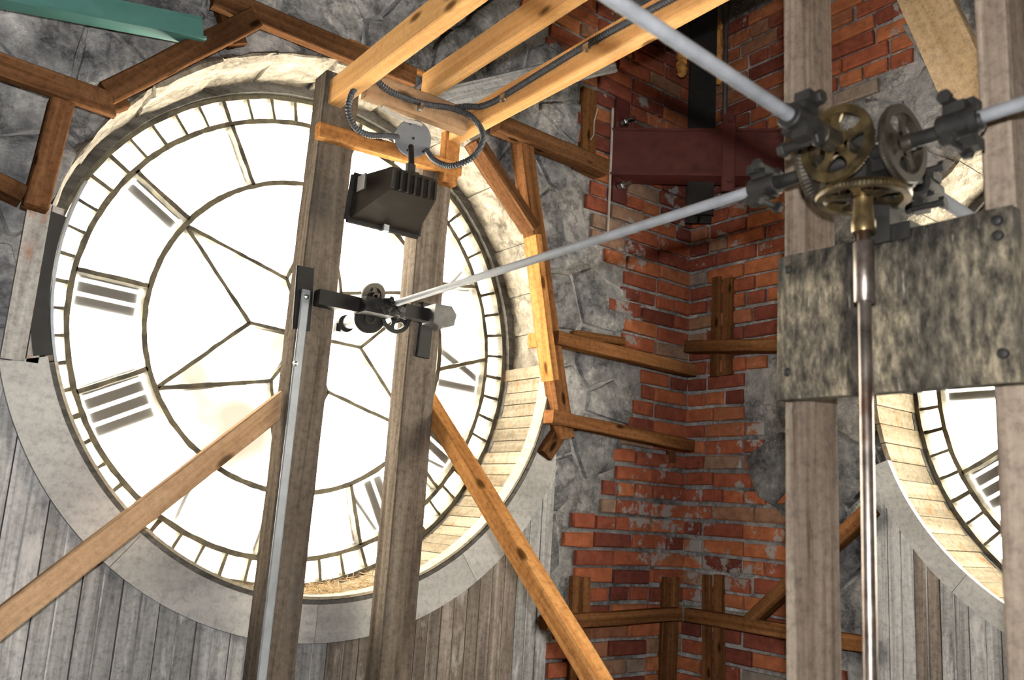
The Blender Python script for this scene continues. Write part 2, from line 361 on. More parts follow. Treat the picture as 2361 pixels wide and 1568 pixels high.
def brick_mesh(L, h, d):
    key = round(L, 2)
    for k, me in brick_meshes:
        if k == key and random.random() < .75: return me
    mb = MB(); e = .005; j = lambda q=.003: random.uniform(-q, q)
    o = [(j(), 0, j()), (L+j(), 0, j()), (L+j(), 0, h+j()), (j(), 0, h+j())]
    vs = [(x, d, z) for x, _, z in o]+[(x, e, z) for x, _, z in o]
    i4 = [(e, e), (L-e, e), (L-e, h-e), (e, h-e)]; vs += [(x, j(.002), z) for x, z in i4]
    fs = [(8, 9, 10, 11)]+[(4+a, 4+(a+1) % 4, 8+(a+1) % 4, 8+a) for a in range(4)]+[(a, (a+1) % 4, 4+(a+1) % 4, 4+a) for a in range(4)]
    mb.add(vs, fs); me = bpy.data.meshes.new('brick'); me.from_pydata(mb.v, [], mb.f); me.materials.append(M['brick'])
    brick_meshes.append((key, me)); return me
PIT, BL, BH, JT = .0722, .202, .0575, .0145
def lay(parent, T, lim, side, z0, z1, skipz=()):
    """T: local x runs away from the corner along the wall; lim(z) gives how far the bricks reach"""
    z = z0; row = 0
    while z < z1:
        reach = lim(z)+random.uniform(-.07, .05)
        x = .002 if row % 2 == side else .002
        first = [.205, .098, .205, .15][(row*2+side*1) % 4] if row % 5 != 3 else .098
        header_row = row % 6 == 4
        while x < reach-.03:
            L = first if x < .01 else (.098 if header_row else BL)
            if not header_row and random.random() < .08: L = .098
            L = min(L+random.uniform(-.006, .006), max(.05, reach-x+.04))
            o = put('brick', brick_mesh(round(L, 2), BH, .03), None, parent, T @ Matrix.Translation((x, -.006+random.uniform(-.005, .004), z+random.uniform(-.003, .003))) @ Matrix.Rotation(random.uniform(-.012, .012), 4, 'Y'))
            x += L+JT
        z += PIT; row += 1
TcA = Matrix((( -1, 0, 0, WB), (0, 1, 0, WA), (0, 0, 1, 0), (0, 0, 0, 1)))
TcB = Matrix.Translation((WB, WA, 0)) @ Matrix(((0, 1, 0, 0), (-1, 0, 0, 0), (0, 0, 1, 0), (0, 0, 0, 1)))
lay(wallA, TcA, lambda z: WB-lerp_tab(LEFT_A, z), 0, -1.05, 2.35)
lay(wallB, TcB, lambda z: WA-lerp_tab(RIGHT_B, z), 1, -1.05, 2.35)

# --- rubble stones
def clip(poly, px, pz, nx, nz):
    out = []
    for i in range(len(poly)):
        a = poly[i]; b = poly[(i+1) % len(poly)]
        da = (a[0]-px)*nx+(a[1]-pz)*nz; db = (b[0]-px)*nx+(b[1]-pz)*nz
        if da <= 0: out.append(a)
        if da*db < 0: t = da/(da-db); out.append((a[0]+(b[0]-a[0])*t, a[1]+(b[1]-a[1])*t))
    return out
def rubble(parent, T, s0, s1, z0, z1, keep, hole, gx=.30, gz=.20, flat=lambda x, z: 1.0):
    seeds = []; nz = int((z1-z0)/gz)+1; nx = int((s1-s0)/gx)+1
    for j in range(-1, nz+1):
        for i in range(-1, nx+1):
            seeds.append((s0+(i+.5*(j % 2)+random.uniform(.1, .9))*gx, z0+(j+random.uniform(.12, .88))*gz))
    for (sx, sz) in seeds:
        if not keep(sx, sz): continue
        poly = [(sx-.4, sz-.3), (sx+.4, sz-.3), (sx+.4, sz+.3), (sx-.4, sz+.3)]
        for (qx, qz) in seeds:
            if (qx, qz) == (sx, sz) or abs(qx-sx) > .9 or abs(qz-sz) > .7: continue
            poly = clip(poly, (sx+qx)/2, (sz+qz)/2, qx-sx, qz-sz)
            if len(poly) < 3: break
        if len(poly) < 3: continue
        ring = []
        for i in range(len(poly)):
            a = poly[i]; b = poly[(i+1) % len(poly)]; n = max(1, int(math.hypot(b[0]-a[0], b[1]-a[1])/.035))
            for k in range(n): ring.append((a[0]+(b[0]-a[0])*k/n, a[1]+(b[1]-a[1])*k/n))
        cx = sum(p[0] for p in ring)/len(ring); cz = sum(p[1] for p in ring)/len(ring)
        fk = flat(sx, sz); pr_ = random.uniform(.004, .02)*fk; tilt = (random.uniform(-.05, .05)*fk, random.uniform(-.05, .05)*fk); n = len(ring); vs = []; ok = True
        for lvl, (k, y) in enumerate(((.985, .024), (.90, .001-pr_*.35), (.70, -pr_), (.36, -pr_*1.15))):
            for (x, z) in ring:
                w = mnoise.noise(Vector((x*9, z*9, lvl*.7)))
                qx = cx+(x-cx)*(k+w*.07); qz = cz+(z-cz)*(k+w*.07)
                if hole:
                    r = math.hypot(qx, qz)
                    if r < hole: qx *= hole/max(r, .01); qz *= hole/max(r, .01)
                yy = y if lvl == 0 else y+tilt[0]*(qx-cx)+tilt[1]*(qz-cz)+mnoise.noise(Vector((qx*14, qz*14, 3.3)))*.016*fk+mnoise.noise(Vector((qx*36, qz*36, 1.1)))*.008*fk
                vs.append((qx, yy, qz))
        if hole and math.hypot(cx, cz) < hole: continue
        fs = [(l*n+i, l*n+(i+1) % n, (l+1)*n+(i+1) % n, (l+1)*n+i) for l in range(3) for i in range(n)]+[tuple(3*n+i for i in range(n))]
        mb = MB(); mb.add(vs, fs); put('stone', mb, 'stone', parent, T, smooth=True)
rubble(wallA, TA, XW-CA.x, 1.75, -1.4, 2.3, lambda x, z: x+CA.x < lerp_tab(LEFT_A, z+CA.z)-.06 and (z > -.25 or x > .82) and math.hypot(x, z) > .90, .958, flat=lambda x, z: .35 if x > .8 else .8)
def keepB(x, z):
    y = CB.y-x; zz = z+CB.z
    return y < lerp_tab(RIGHT_B, zz)-.04 and math.hypot(x, z) > .90 and (z > -.1 or x < -.9)
rubble(wallB, TB, -1.4, 1.2, -1.4, 2.3, keepB, .958)

# ------------------------------------------------------------------ clock dials
def pol(r, a): return (r*cos(a), r*sin(a))
NUM = ['I', 'II', 'III', 'IIII', 'V', 'VI', 'VII', 'VIII', 'IX', 'X', 'XI', 'XII']
def numeral_strokes(txt):
    """list of (t_outer, t_inner, width) in reading order, centred"""
    st = []; t = 0
    for ch in txt:
        if ch == 'I': st.append((t, t, .037)); t += .047
        elif ch == 'V': st += [(t, t+.046, .036), (t+.092, t+.046, .018)]; t += .125
        else: st += [(t, t+.085, .036), (t+.085, t, .018)]; t += .118
    hi = max(max(a, b) for a, b, _ in st); return [(a-hi/2, b-hi/2, w) for a, b, w in st]
def bar_mb(p0, p1, w, y0, y1, jit=.0016):
    mb = MB(); a = Vector((p0[0], p0[1])); b = Vector((p1[0], p1[1])); d = b-a; L = d.length; n = Vector((-d.y, d.x))/L; k = max(1, int(L/.03)); vs = []; fs = []
    for i in range(k+1):
        c = a+d*(i/k); j1 = random.uniform(-jit, jit); j2 = random.uniform(-jit, jit)
        for s, y in ((-w/2+j1, y1), (-w*.32+j1, y0), (w*.32+j2, y0), (w/2+j2, y1)): q = c+n*s; vs.append((q.x, y, q.y))
    for i in range(k):
        for j in range(4): fs.append((i*4+j, i*4+(j+1) % 4, i*4+4+(j+1) % 4, i*4+4+j))
    fs += [(3, 2, 1, 0), (k*4, k*4+1, k*4+2, k*4+3)]; return mb.add(vs, fs)
def ring_jit(r, w, y0, y1, n=180, jit=.0016):
    mb = MB(); vs = []; fs = []
    for i in range(n):
        a = 2*pi*i/n; j1 = random.uniform(-jit, jit); j2 = random.uniform(-jit, jit)
        for rr, y in ((r-w/2+j1, y1), (r-w*.32+j1, y0), (r+w*.32+j2, y0), (r+w/2+j2, y1)): vs.append((rr*cos(a), y, rr*sin(a)))
    for i in range(n):
        p = i*4; q = ((i+1) % n)*4
        for j in range(4): fs.append((p+j, p+(j+1) % 4, q+(j+1) % 4, q+j))
    return mb.add(vs, fs)
def clock_dial(T, phi, label):
    d = thing('clock_dial', label, 'clock dial', T)
    G = .30; B0, B1 = .268, .2995
    ang = lambda mnt: pi/2+mnt*pi/30+phi
    put('outer_ring', ring_jit(R3+.012, .026, B0, B1), 'bar', d)
    put('minute_ring', ring_jit(R2, .028, B0, B1), 'bar', d)
    put('inner_ring', ring_jit(R1, .028, B0, B1), 'bar', d)
    for mnt in range(60):
        a = ang(mnt); put('minute_bar', bar_mb(pol(R2+.008, a), pol(R3+.004, a), .022 if mnt % 5 == 0 else .0175, B0+.004, B1), 'bar', d)
        a1 = ang(mnt+1); P = [pol(R2, a+(a1-a)*k/2) for k in range(3)]+[pol(R3+.012, a1-(a1-a)*k/2) for k in range(3)]
        mb = MB(); mb.add([(x, G, z) for x, z in P], [(0, 1, 2, 3, 4, 5)]); put('pane', mb, 'glass', d)
    for h in range(1, 13):
        a = ang(h*5); er = Vector((cos(a), sin(a))); et = Vector((-sin(a), cos(a)))
        st = numeral_strokes(NUM[h-1]); fr = st[0]
        if h in (9, 10): fr = st[-2] if h == 10 else st[-1]
        q = lambda t, r: tuple(er*r+et*t)
        put('hour_bar', bar_mb(q(fr[0], sqrt((R2-.004)**2-fr[0]**2)), q(fr[1], sqrt((R1+.004)**2-fr[1]**2)), .023, B0, B1), 'bar', d)
        nb = MB()
        for t0, t1, w in st:
            A = q(t0-w/2, R2-.02); Bq = q(t0+w/2, R2-.02); Cq = q(t1+w/2, R1+.022); D = q(t1-w/2, R1+.022)
            nb.prism([A, Bq, Cq, D], G+.0015, G+.006)
        put('numeral', nb, 'black_num', d)
        a0, a1 = ang(h*5), ang(h*5+5); n = 8
        P = [pol(R1, a0+(a1-a0)*k/n) for k in range(n+1)]+[pol(R2, a1-(a1-a0)*k/n) for k in range(n+1)]
        mb = MB(); mb.add([(x, G, z) for x, z in P], [tuple(range(len(P)))]); put('pane', mb, 'glass', d)
    RI = .222
    for k in range(6):
        ao = ang(k*10); ai = ang(k*10+5); an = ang(k*10+10); ap = ang(k*10-5)
        for (pa, pb) in ((pol(R1, ao), pol(RI, ai)), (pol(R1, an), pol(RI, ai)), (pol(RI, ai), pol(.06, ai))):
            put('star_bar', bar_mb(pa, pb, .0205, B0+.006, B1), 'bar', d)
        n = 10; P = [pol(R1, ao+(an-ao)*j/n) for j in range(n+1)]+[pol(RI, ai)]
        mb = MB(); mb.add([(x, G, z) for x, z in P], [tuple(range(len(P)))]); put('pane', mb, 'glass_dirty' if k == 2 and phi else 'glass', d)
        P = [pol(.05, ap), pol(RI, ap), pol(R1, ao), pol(RI, ai), pol(.05, ai)]
        mb = MB(); mb.add([(x, G, z) for x, z in P], [tuple(range(5))]); put('pane', mb, 'glass_dirty' if k == 2 and phi else 'glass', d)
    mb = MB(); mb.lathe([(.03, -.03), (.07, -.03), (.07, .01), (.03, .01)], 32, Matrix.Translation((0, G-.01, 0)) @ Matrix.Rotation(pi/2, 4, 'X'), close=True); put('hub', mb, 'bar', d)
    mb = MB(); mb.arc(R3+.02, .972, .24, .302, 0, 2*pi, 120, full=True, jit=.0012); put('wooden_frame', mb, 'frame_wood', d)
    mb = MB(); mb.lathe([(.0, .05), (.028, .05), (.028, -.4), (0, -.4)], 20, Matrix.Translation((0, G-.02, 0)) @ Matrix.Rotation(-pi/2, 4, 'X')); 
    return d
dialA = clock_dial(TA, -.0378, 'large round backlit clock dial of white glass behind the two grey posts')
dialB = clock_dial(TB, 0.0, 'backlit clock dial cut off by the right edge of the picture')

# stone arch reveal (upper half), plank lining (lower half)
def stone_arch(T, label, a0, a1, cuts):
    t = thing('stone_arch', label, 'arch', T); n = len(cuts)-1
    for i in range(n):
        b0, b1 = cuts[i]+.0015, cuts[i+1]-.0015; na, ny = max(4, int((b1-b0)/.045)), 7; vs = []; fs = []; off = random.uniform(-.008, .008)
        for p in range(na+1):
            a = b0+(b1-b0)*p/na
            fr = mnoise.noise(Vector((a*9, i*3.1, .5)))*.022+mnoise.noise(Vector((a*31, i, .9)))*.009
            row = []
            for q in range(ny+1):
                y = -.012+fr*(1-q/ny)+(.255+.012)*q/ny
                edge = min(p, na-p) == 0
                r = .940+off+mnoise.noise(Vector((a*7, y*16, i*1.7)))*.014+mnoise.noise(Vector((a*26, y*40, i)))*.006+(.005 if edge else 0)+(.010 if q == 0 else 0)
                row.append((r*cos(a), y, r*sin(a)))
            y0 = row[0][1]
            f1 = (.985+mnoise.noise(Vector((a*12, i, 2)))*.014); f0 = .958+mnoise.noise(Vector((a*15, i, 7)))*.006
            front = [(f1*cos(a), y0+.03, f1*sin(a)), (f0*cos(a), y0-.004, f0*sin(a))]
            vs += front+row
        k = ny+3
        for p in range(na):
            for q in range(k-1): fs.append((p*k+q, p*k+q+1, (p+1)*k+q+1, (p+1)*k+q))
        fs += [tuple(range(k)), tuple(na*k+j for j in range(k-1, -1, -1))]
        mb = MB(); mb.add(vs, fs); put('arch_stone', mb, 'cream_stone', t, smooth=True)
    return t
def cuts(a0, a1, n):
    w = [random.uniform(.75, 1.3) for _ in range(n)]; s = sum(w); out = [a0]
    for x in w: out.append(out[-1]+(a1-a0)*x/s)
    return out
stone_arch(TA, 'pale rough stone arch around the top of the large clock dial', 0, 0, [-.02, .16, .34, .56, .84, 1.12, 1.42, 1.70, 1.93, 2.14, 2.42, 2.70, 2.95, 3.2])
stone_arch(TB, 'pale rough stone arch around the dial at the right edge', 0, 0, cuts(-.05, 3.2, 12))
def plank_lining(T, label, a0, a1, pitch, rim, y_front):
    t = thing('plank_lining', label, 'lining', T); n = max(1, int(round((a1-a0)*.915/pitch)))
    for i in range(n):
        b0 = a0+(a1-a0)*i/n; b1 = a0+(a1-a0)*(i+1)/n; g = (.0026 if i % 2 else .0012)/.915; j = random.uniform(-.0015, .0015)
        mb = MB(); mb.arc(.912+j, .930+j, y_front+.012+random.uniform(-.004, .004), .272, b0+g, b1-g, 2); put('lining_plank', mb, 'lining', t)
    if rim:
        mb = MB(); mb.arc(.902, .911, y_front-.006, y_front+.058, rim[0], rim[1], 90); put('rim_lath', mb, 'rim_lath', t)
        mb = MB(); mb.arc(.9125, .926, y_front-.010, y_front+.010, rim[0], rim[1], 90); put('rim_edge', mb, 'frame_wood', t)
    return t
plank_lining(TA, 'stained pale plank lining under the lower half of the large dial', pi+.12, 2*pi+.005, .0535, (pi+.3, 2*pi+.01), -.05)
plank_lining(TB, 'grey pale plank lining beside the dial at the right edge', pi-.12, 2*pi, .072, None, -.02)

# curved trim boards
def curved_trim(T, label, segs, r0, r1, y0, y1):
    t = thing('curved_trim', label, 'trim board', T)
    for a, b in segs:
        mb = MB(); mb.arc(r0, r1, y0, y1, a, b, max(8, int((b-a)/.04))); put('trim_board', mb, 'trim', t)
    return t
curved_trim(TA, 'wide grey curved trim board under the large dial', [(pi+.28, pi+.90), (pi+.902, 1.5*pi-.005), (1.5*pi-.003, 1.5*pi+.62), (1.5*pi+.622, 2*pi-.40)], .926, 1.045, -.062, -.040)
curved_trim(TB, 'grey curved trim board beside the dial at the right edge', [(pi+.36, pi+.88), (pi+.882, 1.5*pi), (1.5*pi+.002, 2*pi-.3)], .905, .985, -.045, -.02)

# vertical board cladding
def cladding(T, label, s0, s1, pitch, zb, top, rc, y0, y1, mats):
    t = thing('board_cladding', label, 'paneling', T); x = s0; i = 0
    while x < s1-.02:
        w = min(pitch+random.uniform(-.008, .008), s1-x); a, b = x+.002, x+w-.002
        def zt(q): return -sqrt(rc*rc-q*q) if abs(q) < rc else 9
        lim = top(x); P = [(a, zb), (b, zb)]; m_ = 5
        up = [(b+(a-b)*k/m_, min(zt(b+(a-b)*k/m_), lim)) for k in range(m_+1)]
        P += up; jy = random.uniform(-.002, .002)
        mb = MB(); mb.prism(P, y0+jy, y1); o = put('plank', mb, mats(x), t)
        if w > .06:   # bead down the middle of the board
            c = (a+b)/2; ztop = min(min(zt(c-.006), zt(c+.006)), lim)-.002
            mb = MB(); mb.prism([(c-.0022, zb), (c+.0022, zb), (c+.0022, ztop), (c-.0022, ztop)], y0+jy-.0022, y0+jy+.001); put('bead', mb, mats(x), o)
        x += w; i += 1
    return t
cladding(TA, 'grey vertical board cladding below the large dial', -1.15, .972, .107, -2.1, lambda x: -.105 if x > .5 else -.27, .940, -.038, -.012, lambda x: 'clad_brown' if x > -.05 and x < .72 else 'clad')
cladding(TB, 'grey vertical board cladding below the dial at the right edge', -.965, 1.2, .095, -2.1, lambda x: -.40 if x < 0 else -.3, .93, -.02, 0, lambda x: 'clad' if random.random() < .8 else 'clad_brown')
# loose boards beside the dial
p0 = aY(58, 835, 2.70); p1 = aY(62, 462, 2.70)
mb = MB(); 
for k, (xa, xb) in enumerate(((-.062, -.004), (.0, .030))): mb.prism([(xa, 0), (xb, 0), (xb, p1.z-p0.z-.004*k), (xa, p1.z-p0.z)], -.012-.006*(1-k), .014)
put('weathered_board', mb, 'rust_board', None, Matrix.Translation(p0), label='peeling white and rust stained board at the left edge beside the dial', cat='board')
mb = MB(); mb.arc(.915, .962, -.064, -.045, pi-.16, pi+.275, 16); put('dark_strip', mb, 'dark_strip', None, TA, label='dark curved strip along the left edge of the large dial', cat='strip')
mb = MB(); mb.arc(.902, .910, -.052, .01, pi+.30, pi-.30, 20); put('rim_band', mb, 'strap', None, TA, label='thin bent grey band along the left rim of the large dial', cat='band')
# board beyond the right end of the curved trim, cut end
a = aY(1268, 905, 2.69); b = aY(1222, 1100, 2.69)
# straw in the bottom of the reveal
mb = MB()
for k in range(520):
    a_ = 1.5*pi+random.gauss(.12, .13); r = .905-abs(random.gauss(0, .006)); y = random.uniform(.02, .25)
    c_ = Vector((r*cos(a_), y, r*sin(a_))); d_ = Vector((random.gauss(0, 1), random.gauss(0, 1), random.gauss(0, .25))).normalized()*random.uniform(.01, .035); e_ = Vector((-d_.y, d_.x, 0)).normalized()*.0011
    mb.add([c_-d_-e_, c_-d_+e_, c_+d_+e_, c_+d_-e_, c_+Vector((0, 0, .0015))], [(0, 1, 4), (1, 2, 4), (2, 3, 4), (3, 0, 4)])
put('straw', mb, 'straw', None, TA, kind='stuff', label='dry straw and debris lying at the foot of the large dial', cat='debris')

# ------------------------------------------------------------------ old brown framing on the left wall
def fA(name, q0, q1, wpx, mat, label, Y=2.60, d=.085, wob=.0015, skew=(0, 0), group=None):
    a = aY(*q0, Y); b = aY(*q1, Y); mid = ((q0[0]+q1[0])/2, (q0[1]+q1[1])/2)
    dep = aY(*mid, Y).dot(FW); w = wpx*dep/FPX
    return timber(name, a, b, w, d, YP, mat, label, 'timber', group, wob, skew=skew)
def fB(name, q0, q1, wpx, mat, label, X=2.95, d=.08, wob=.0015, skew=(0, 0)):
    a = aX(*q0, X); b = aX(*q1, X); mid = ((q0[0]+q1[0])/2, (q0[1]+q1[1])/2)
    w = wpx*aX(*mid, X).dot(FW)/FPX
    return timber(name, a, b, w, d, XP, mat, label, 'timber', None, wob, skew=skew)
fA('timber_rail', (-90, 113), (262, 238), 55, 'old_wood', 'brown timber entering at the left edge, upper left of the dial', skew=(0, .03), d=.042)
fA('timber_frame_member', (248, 211), (592, 37), 50, 'old_wood', 'dark brown timber slanting over the upper left of the dial', Y=2.605, d=.042)
fA('timber_frame_member', (496, -14), (960, 176), 48, 'old_wood', 'long brown timber sloping down behind the yellow joists', Y=2.62, d=.042)
fA('timber_stud', (147, 225), (84, 474), 52, 'old_wood', 'brown upright timber at the left edge above the peeling board', Y=2.62, d=.08)
fA('timber_block', (-40, 396), (58, 446), 40, 'old_wood', 'short brown timber block at the left edge of the picture', Y=2.64, d=.09)
fA('timber_block', (512, -20), (551, 100), 42, 'old_wood', 'short brown upright block behind the slanting timber at the top', Y=2.70, d=.05)
fA('timber_block', (296, 232), (262, 246), 22, 'old_wood', 'small brown wood offcut under the joint left of the dial', Y=2.69, d=.05)
fA('timber_frame_member', (1106, 318), (1240, 523), 24, 'old_wood', 'brown timber slanting along the upper right of the stone arch', Y=2.60, d=.09)
fA('timber_stud', (1214, 312), (1312, 1010), 36, 'brown_wood', 'long brown stud right of the dial, leaning outward', Y=2.63, d=.075)
fA('timber_stud', (1243, 540), (1285, 876), 17, 'amber_wood', 'narrow amber batten, toned as lit, on the stud right of the dial', Y=2.585, d=.085)  # dial light on this batten is put into its amber colour
fA('timber_rail', (1155, 280), (1405, 384), 38, 'old_wood', 'brown rail below the yellow joist, ending at the brick corner', Y=2.60, d=.07)
fA('timber_block', (1335, 372), (1385, 398), 22, 'old_wood', 'small brown block under the rail end on the brick', Y=2.70, d=.05)
fA('nailing_board', (1361, 205), (1358, 360), 44, 'brown_wood', 'brown upright board set in the brickwork left of the red beam', Y=2.735, d=.03)
fA('timber_rail', (1288, 778), (1607, 853), 29, 'brown_wood', 'upper brown rail running from the stud into the brick corner', Y=2.60, d=.06)
fA('timber_rail', (1276, 960), (1602, 1028), 29, 'brown_wood', 'lower brown rail running from the stud into the brick corner', Y=2.60, d=.06)
fA('timber_block', (1332, 770), (1443, 787), 18, 'brown_wood', 'short brown strip of wood above the upper rail', Y=2.69, d=.05)
fA('timber_block', (1257, 763), (1258, 797), 13, 'amber_wood', 'small amber peg left of the stud beside the dial', Y=2.63, d=.1)
fA('timber_brace', (1316, 968), (1262, 1050), 34, 'old_wood', 'short brown diagonal brace under the lower rail beside the stud', Y=2.67, d=.05)
fA('timber_rail', (1262, 1438), (1574, 1417), 30, 'brown_wood', 'brown horizontal rail across the bottom of the left brickwork', Y=2.66, d=.05)
fA('nailing_board', (1332, 1329), (1320, 1640), 24, 'brown_wood', 'left plank of the upright board pair at the bottom left brickwork', Y=2.725, d=.03)
fA('nailing_board', (1356, 1331), (1345, 1640), 22, 'brown_wood', 'right plank of the upright board pair at the bottom left brickwork', Y=2.72, d=.03)
fA('nailing_board', (1541, 1331), (1528, 1640), 22, 'brown_wood', 'left plank of the upright board pair beside the brick corner', Y=2.725, d=.03)
fA('nailing_board', (1563, 1331), (1552, 1640), 20, 'brown_wood', 'right plank of the upright board pair beside the brick corner', Y=2.72, d=.03)
fA('wedge_block', (1553, 1040), (1553, 1068), 20, 'old_wood', 'small dark wooden wedge in the bricks below the lower rail', Y=2.735, d=.03)
fA('lath', (808, 92), (1000, 176), 9, 'amber_wood', 'thin amber lath for a lit plank edge above the long brown timber between the joists', Y=2.69, d=.03)  # amber strip stands in for a plank edge catching the light
# on the right wall
fB('timber_rail', (1577, 798), (1840, 793), 28, 'brown_wood', 'brown rail on the right brickwork ending behind the oak plate', X=2.95)
fB('nailing_board', (1650, 638), (1645, 868), 25, 'brown_wood', 'left plank of the upright board pair crossed by the rail at the oak plate', X=3.03, d=.03)
fB('nailing_board', (1677, 640), (1673, 864), 26, 'brown_wood', 'right plank of the upright board pair crossed by the rail at the oak plate', X=3.028, d=.03)
fB('timber_rail', (1577, 1417), (2000, 1489), 33, 'brown_wood', 'brown horizontal rail across the bottom of the right brickwork', X=2.97, d=.05)
fB('nailing_board', (1626, 1325), (1626, 1640), 25, 'brown_wood', 'left plank of the upright board pair right of the brick corner', X=3.028, d=.03)
fB('nailing_board', (1653, 1325), (1653, 1640), 25, 'brown_wood', 'right plank of the upright board pair right of the brick corner', X=3.022, d=.03)
fB('timber_brace', (1722, 1432), (2000, 1172), 32, 'brown_wood', 'brown diagonal brace rising to the right behind the near post', X=2.97, d=.06)
fB('timber_block', (1513, 430), (1552, 470), 30, 'brown_wood', 'brown block in the brick corner under the red beam', X=2.93, d=.1)
fB('timber_stud', (1528, 470), (1528, 545), 34, 'brown_wood', 'brown upright stub in the brick corner behind the grey rod', X=2.94, d=.05)
# pale diagonal timber upper right
timber('timber_brace', aX(2075, -120, 2.85), aX(2245, 245, 2.85), .17, .05, XP, 'pale_timber', 'pale dirty diagonal plank at the top right behind the posts', 'timber')

# silvered planks under the joists
for k, (q0, q1, w, lab) in enumerate((((985, 226), (1400, 128), .055, 'upper silvered grey plank lying behind the yellow joists'), ((1000, 245), (1420, 152), .05, 'lower silvered grey plank lying behind the yellow joists'))):
    timber('grey_plank', aY(*q0, 2.58), aY(*q1, 2.58), w, .02, YP, 'grey_plank', lab, 'plank')

# ------------------------------------------------------------------ posts in front of the large dial
POST1 = timber('timber_post', (1.068, 2.50, -1.65), (1.085, 2.50, 1.375), .122, .09, YP, 'post_wood', 'grey square post left of the motion work, with a steel strap', 'post', wob=.001)
POST2 = timber('timber_post', (1.472, 2.50, -1.65), (1.472, 2.50, 1.20), .118, .09, YP, 'post_wood', 'grey square post right of the motion work', 'post', wob=.001)
s_a = aY(707, 668, 2.480); s_b = aY(600, 1600, 2.480)
st = thing('steel_strap', 'flat grey steel strap running down the left dial post', 'strap', Matrix.Translation(s_b))
timber('strap_band', s_b, s_a, .028, .006, Vector((0, 1, 0)), 'strap', None, None, wob=.0002, parent=st)
for q in ((708, 684), (682, 838)):
    c_ = aY(*q, 2.474); mb = MB(); mb.lathe([(.009, .006), (.007, 0), (.0, -.003)], 12, Matrix.Translation(c_) @ Matrix.Rotation(-pi/2, 4, 'X')); put('bolt', mb, 'zinc', st, Matrix())

# yellow joists, header, cross board
JX = ((1.04, 1.09, 2.52, 'left yellow joist, its cut end resting against the left dial post'), (1.312, 1.352, 2.385, 'middle yellow joist running up to the header'), (1.478, 1.528, 2.50, 'right yellow joist carrying the grey conduit'))
for x0, x1, ye, lab in JX:
    zj = 1.338 if ye < 2.4 else 1.262
    timber('joist', ((x0+x1)/2, ye, zj), ((x0+x1)/2, -.85, zj), x1-x0, .088, ZP, 'new_wood', lab, 'joist', 'fresh yellow joists', wob=.0006)
timber('header', (1.095, 2.335, 1.292), (1.474, 2.335, 1.292), .088, .04, YP, 'tan_wood', 'short yellow header between the joists above the lamp', 'joist', wob=.0004)
timber('cross_board', (1.005, 2.455, 1.150), (1.54, 2.455, 1.172), .05, .04, YP, 'amber_wood', 'amber cross board nailed over the two dial posts', 'board', wob=.0008)
timber('wood_block', (1.50, 2.46, 1.11), (1.50, 2.46, 1.30), .06, .04, YP, 'amber_wood', 'amber block between the right dial post and joist end', 'block', wob=.0005)
# braces
timber('brace', (1.006, 2.512, .275), (.10, 2.512, -.592), .066, .04, YP, 'tan_wood', 'tan diagonal brace from the left dial post to the lower left corner', 'brace', wob=.0008, skew=(-.06, 0))
timber('brace', (1.534, 2.60, .372), (1.534, .95, -.99), .055, .055, Vector((1, 0, 0)), 'amber_wood', 'amber diagonal brace from the right dial post down to the bottom', 'brace', wob=.0008)

# ------------------------------------------------------------------ gear builder
def gear(parent, name, T, r, nt_=72, th=.016, rim=.0145, spokes=5, mat='brass', hub=.014, cone=.010):
    """wheel in the local xy plane; teeth on the bevelled edge towards +z"""
    mb = MB(); n = nt_*4; vs = []; fs = []
    for k in range(n):
        a = 2*pi*k/n; tooth = .004 if k % 4 in (0, 1) else 0.0
        for rr, z in ((r-rim, 0), (r-.001, 0), (r-tooth*.2, th*.45), (r-cone*.6-.0032+tooth, th), (r-rim-.002, th*.9)): vs.append((rr*cos(a), rr*sin(a), z))
    for k in range(n):
        p = k*5; q = ((k+1) % n)*5
        for j in range(5): fs.append((p+j, q+j, q+(j+1) % 5, p+(j+1) % 5))
    mb.add(vs, fs); g = put(name, mb, mat, parent, T)
    for s in range(spokes):
        a = 2*pi*s/spokes+.3; mb = MB(); m_ = 7; vs = []; fs = []
        for i in range(m_+1):
            t = i/m_; rr = hub*.8+(r-rim*.8-hub*.8)*t; w = .0062+.012*abs(2*t-1)**2.2
            for sy, z in ((-w, th*.2), (w, th*.2), (w*.8, th*.65), (-w*.8, th*.65)): vs.append((rr*cos(a)-sy*sin(a), rr*sin(a)+sy*cos(a), z))
        for i in range(m_):
            for j in range(4): fs.append((i*4+j, i*4+(j+1) % 4, i*4+4+(j+1) % 4, i*4+4+j))
        fs += [(3, 2, 1, 0), tuple(m_*4+j for j in range(4))]
        mb.add(vs, fs); put('spoke', mb, mat, g, T)
    mb = MB(); mb.lathe([(hub*.6, -.012), (hub*.92, -.012), (hub, -.009), (hub, th+.006), (hub*.6, th+.006)], 24, T=None, close=True); put('hub', mb, mat, g, T, smooth=True)
    return g
def zto(direction, c):
    return Matrix.Translation(Vector(c)) @ Vector(direction).to_track_quat('Z', 'Y').to_matrix().to_4x4()

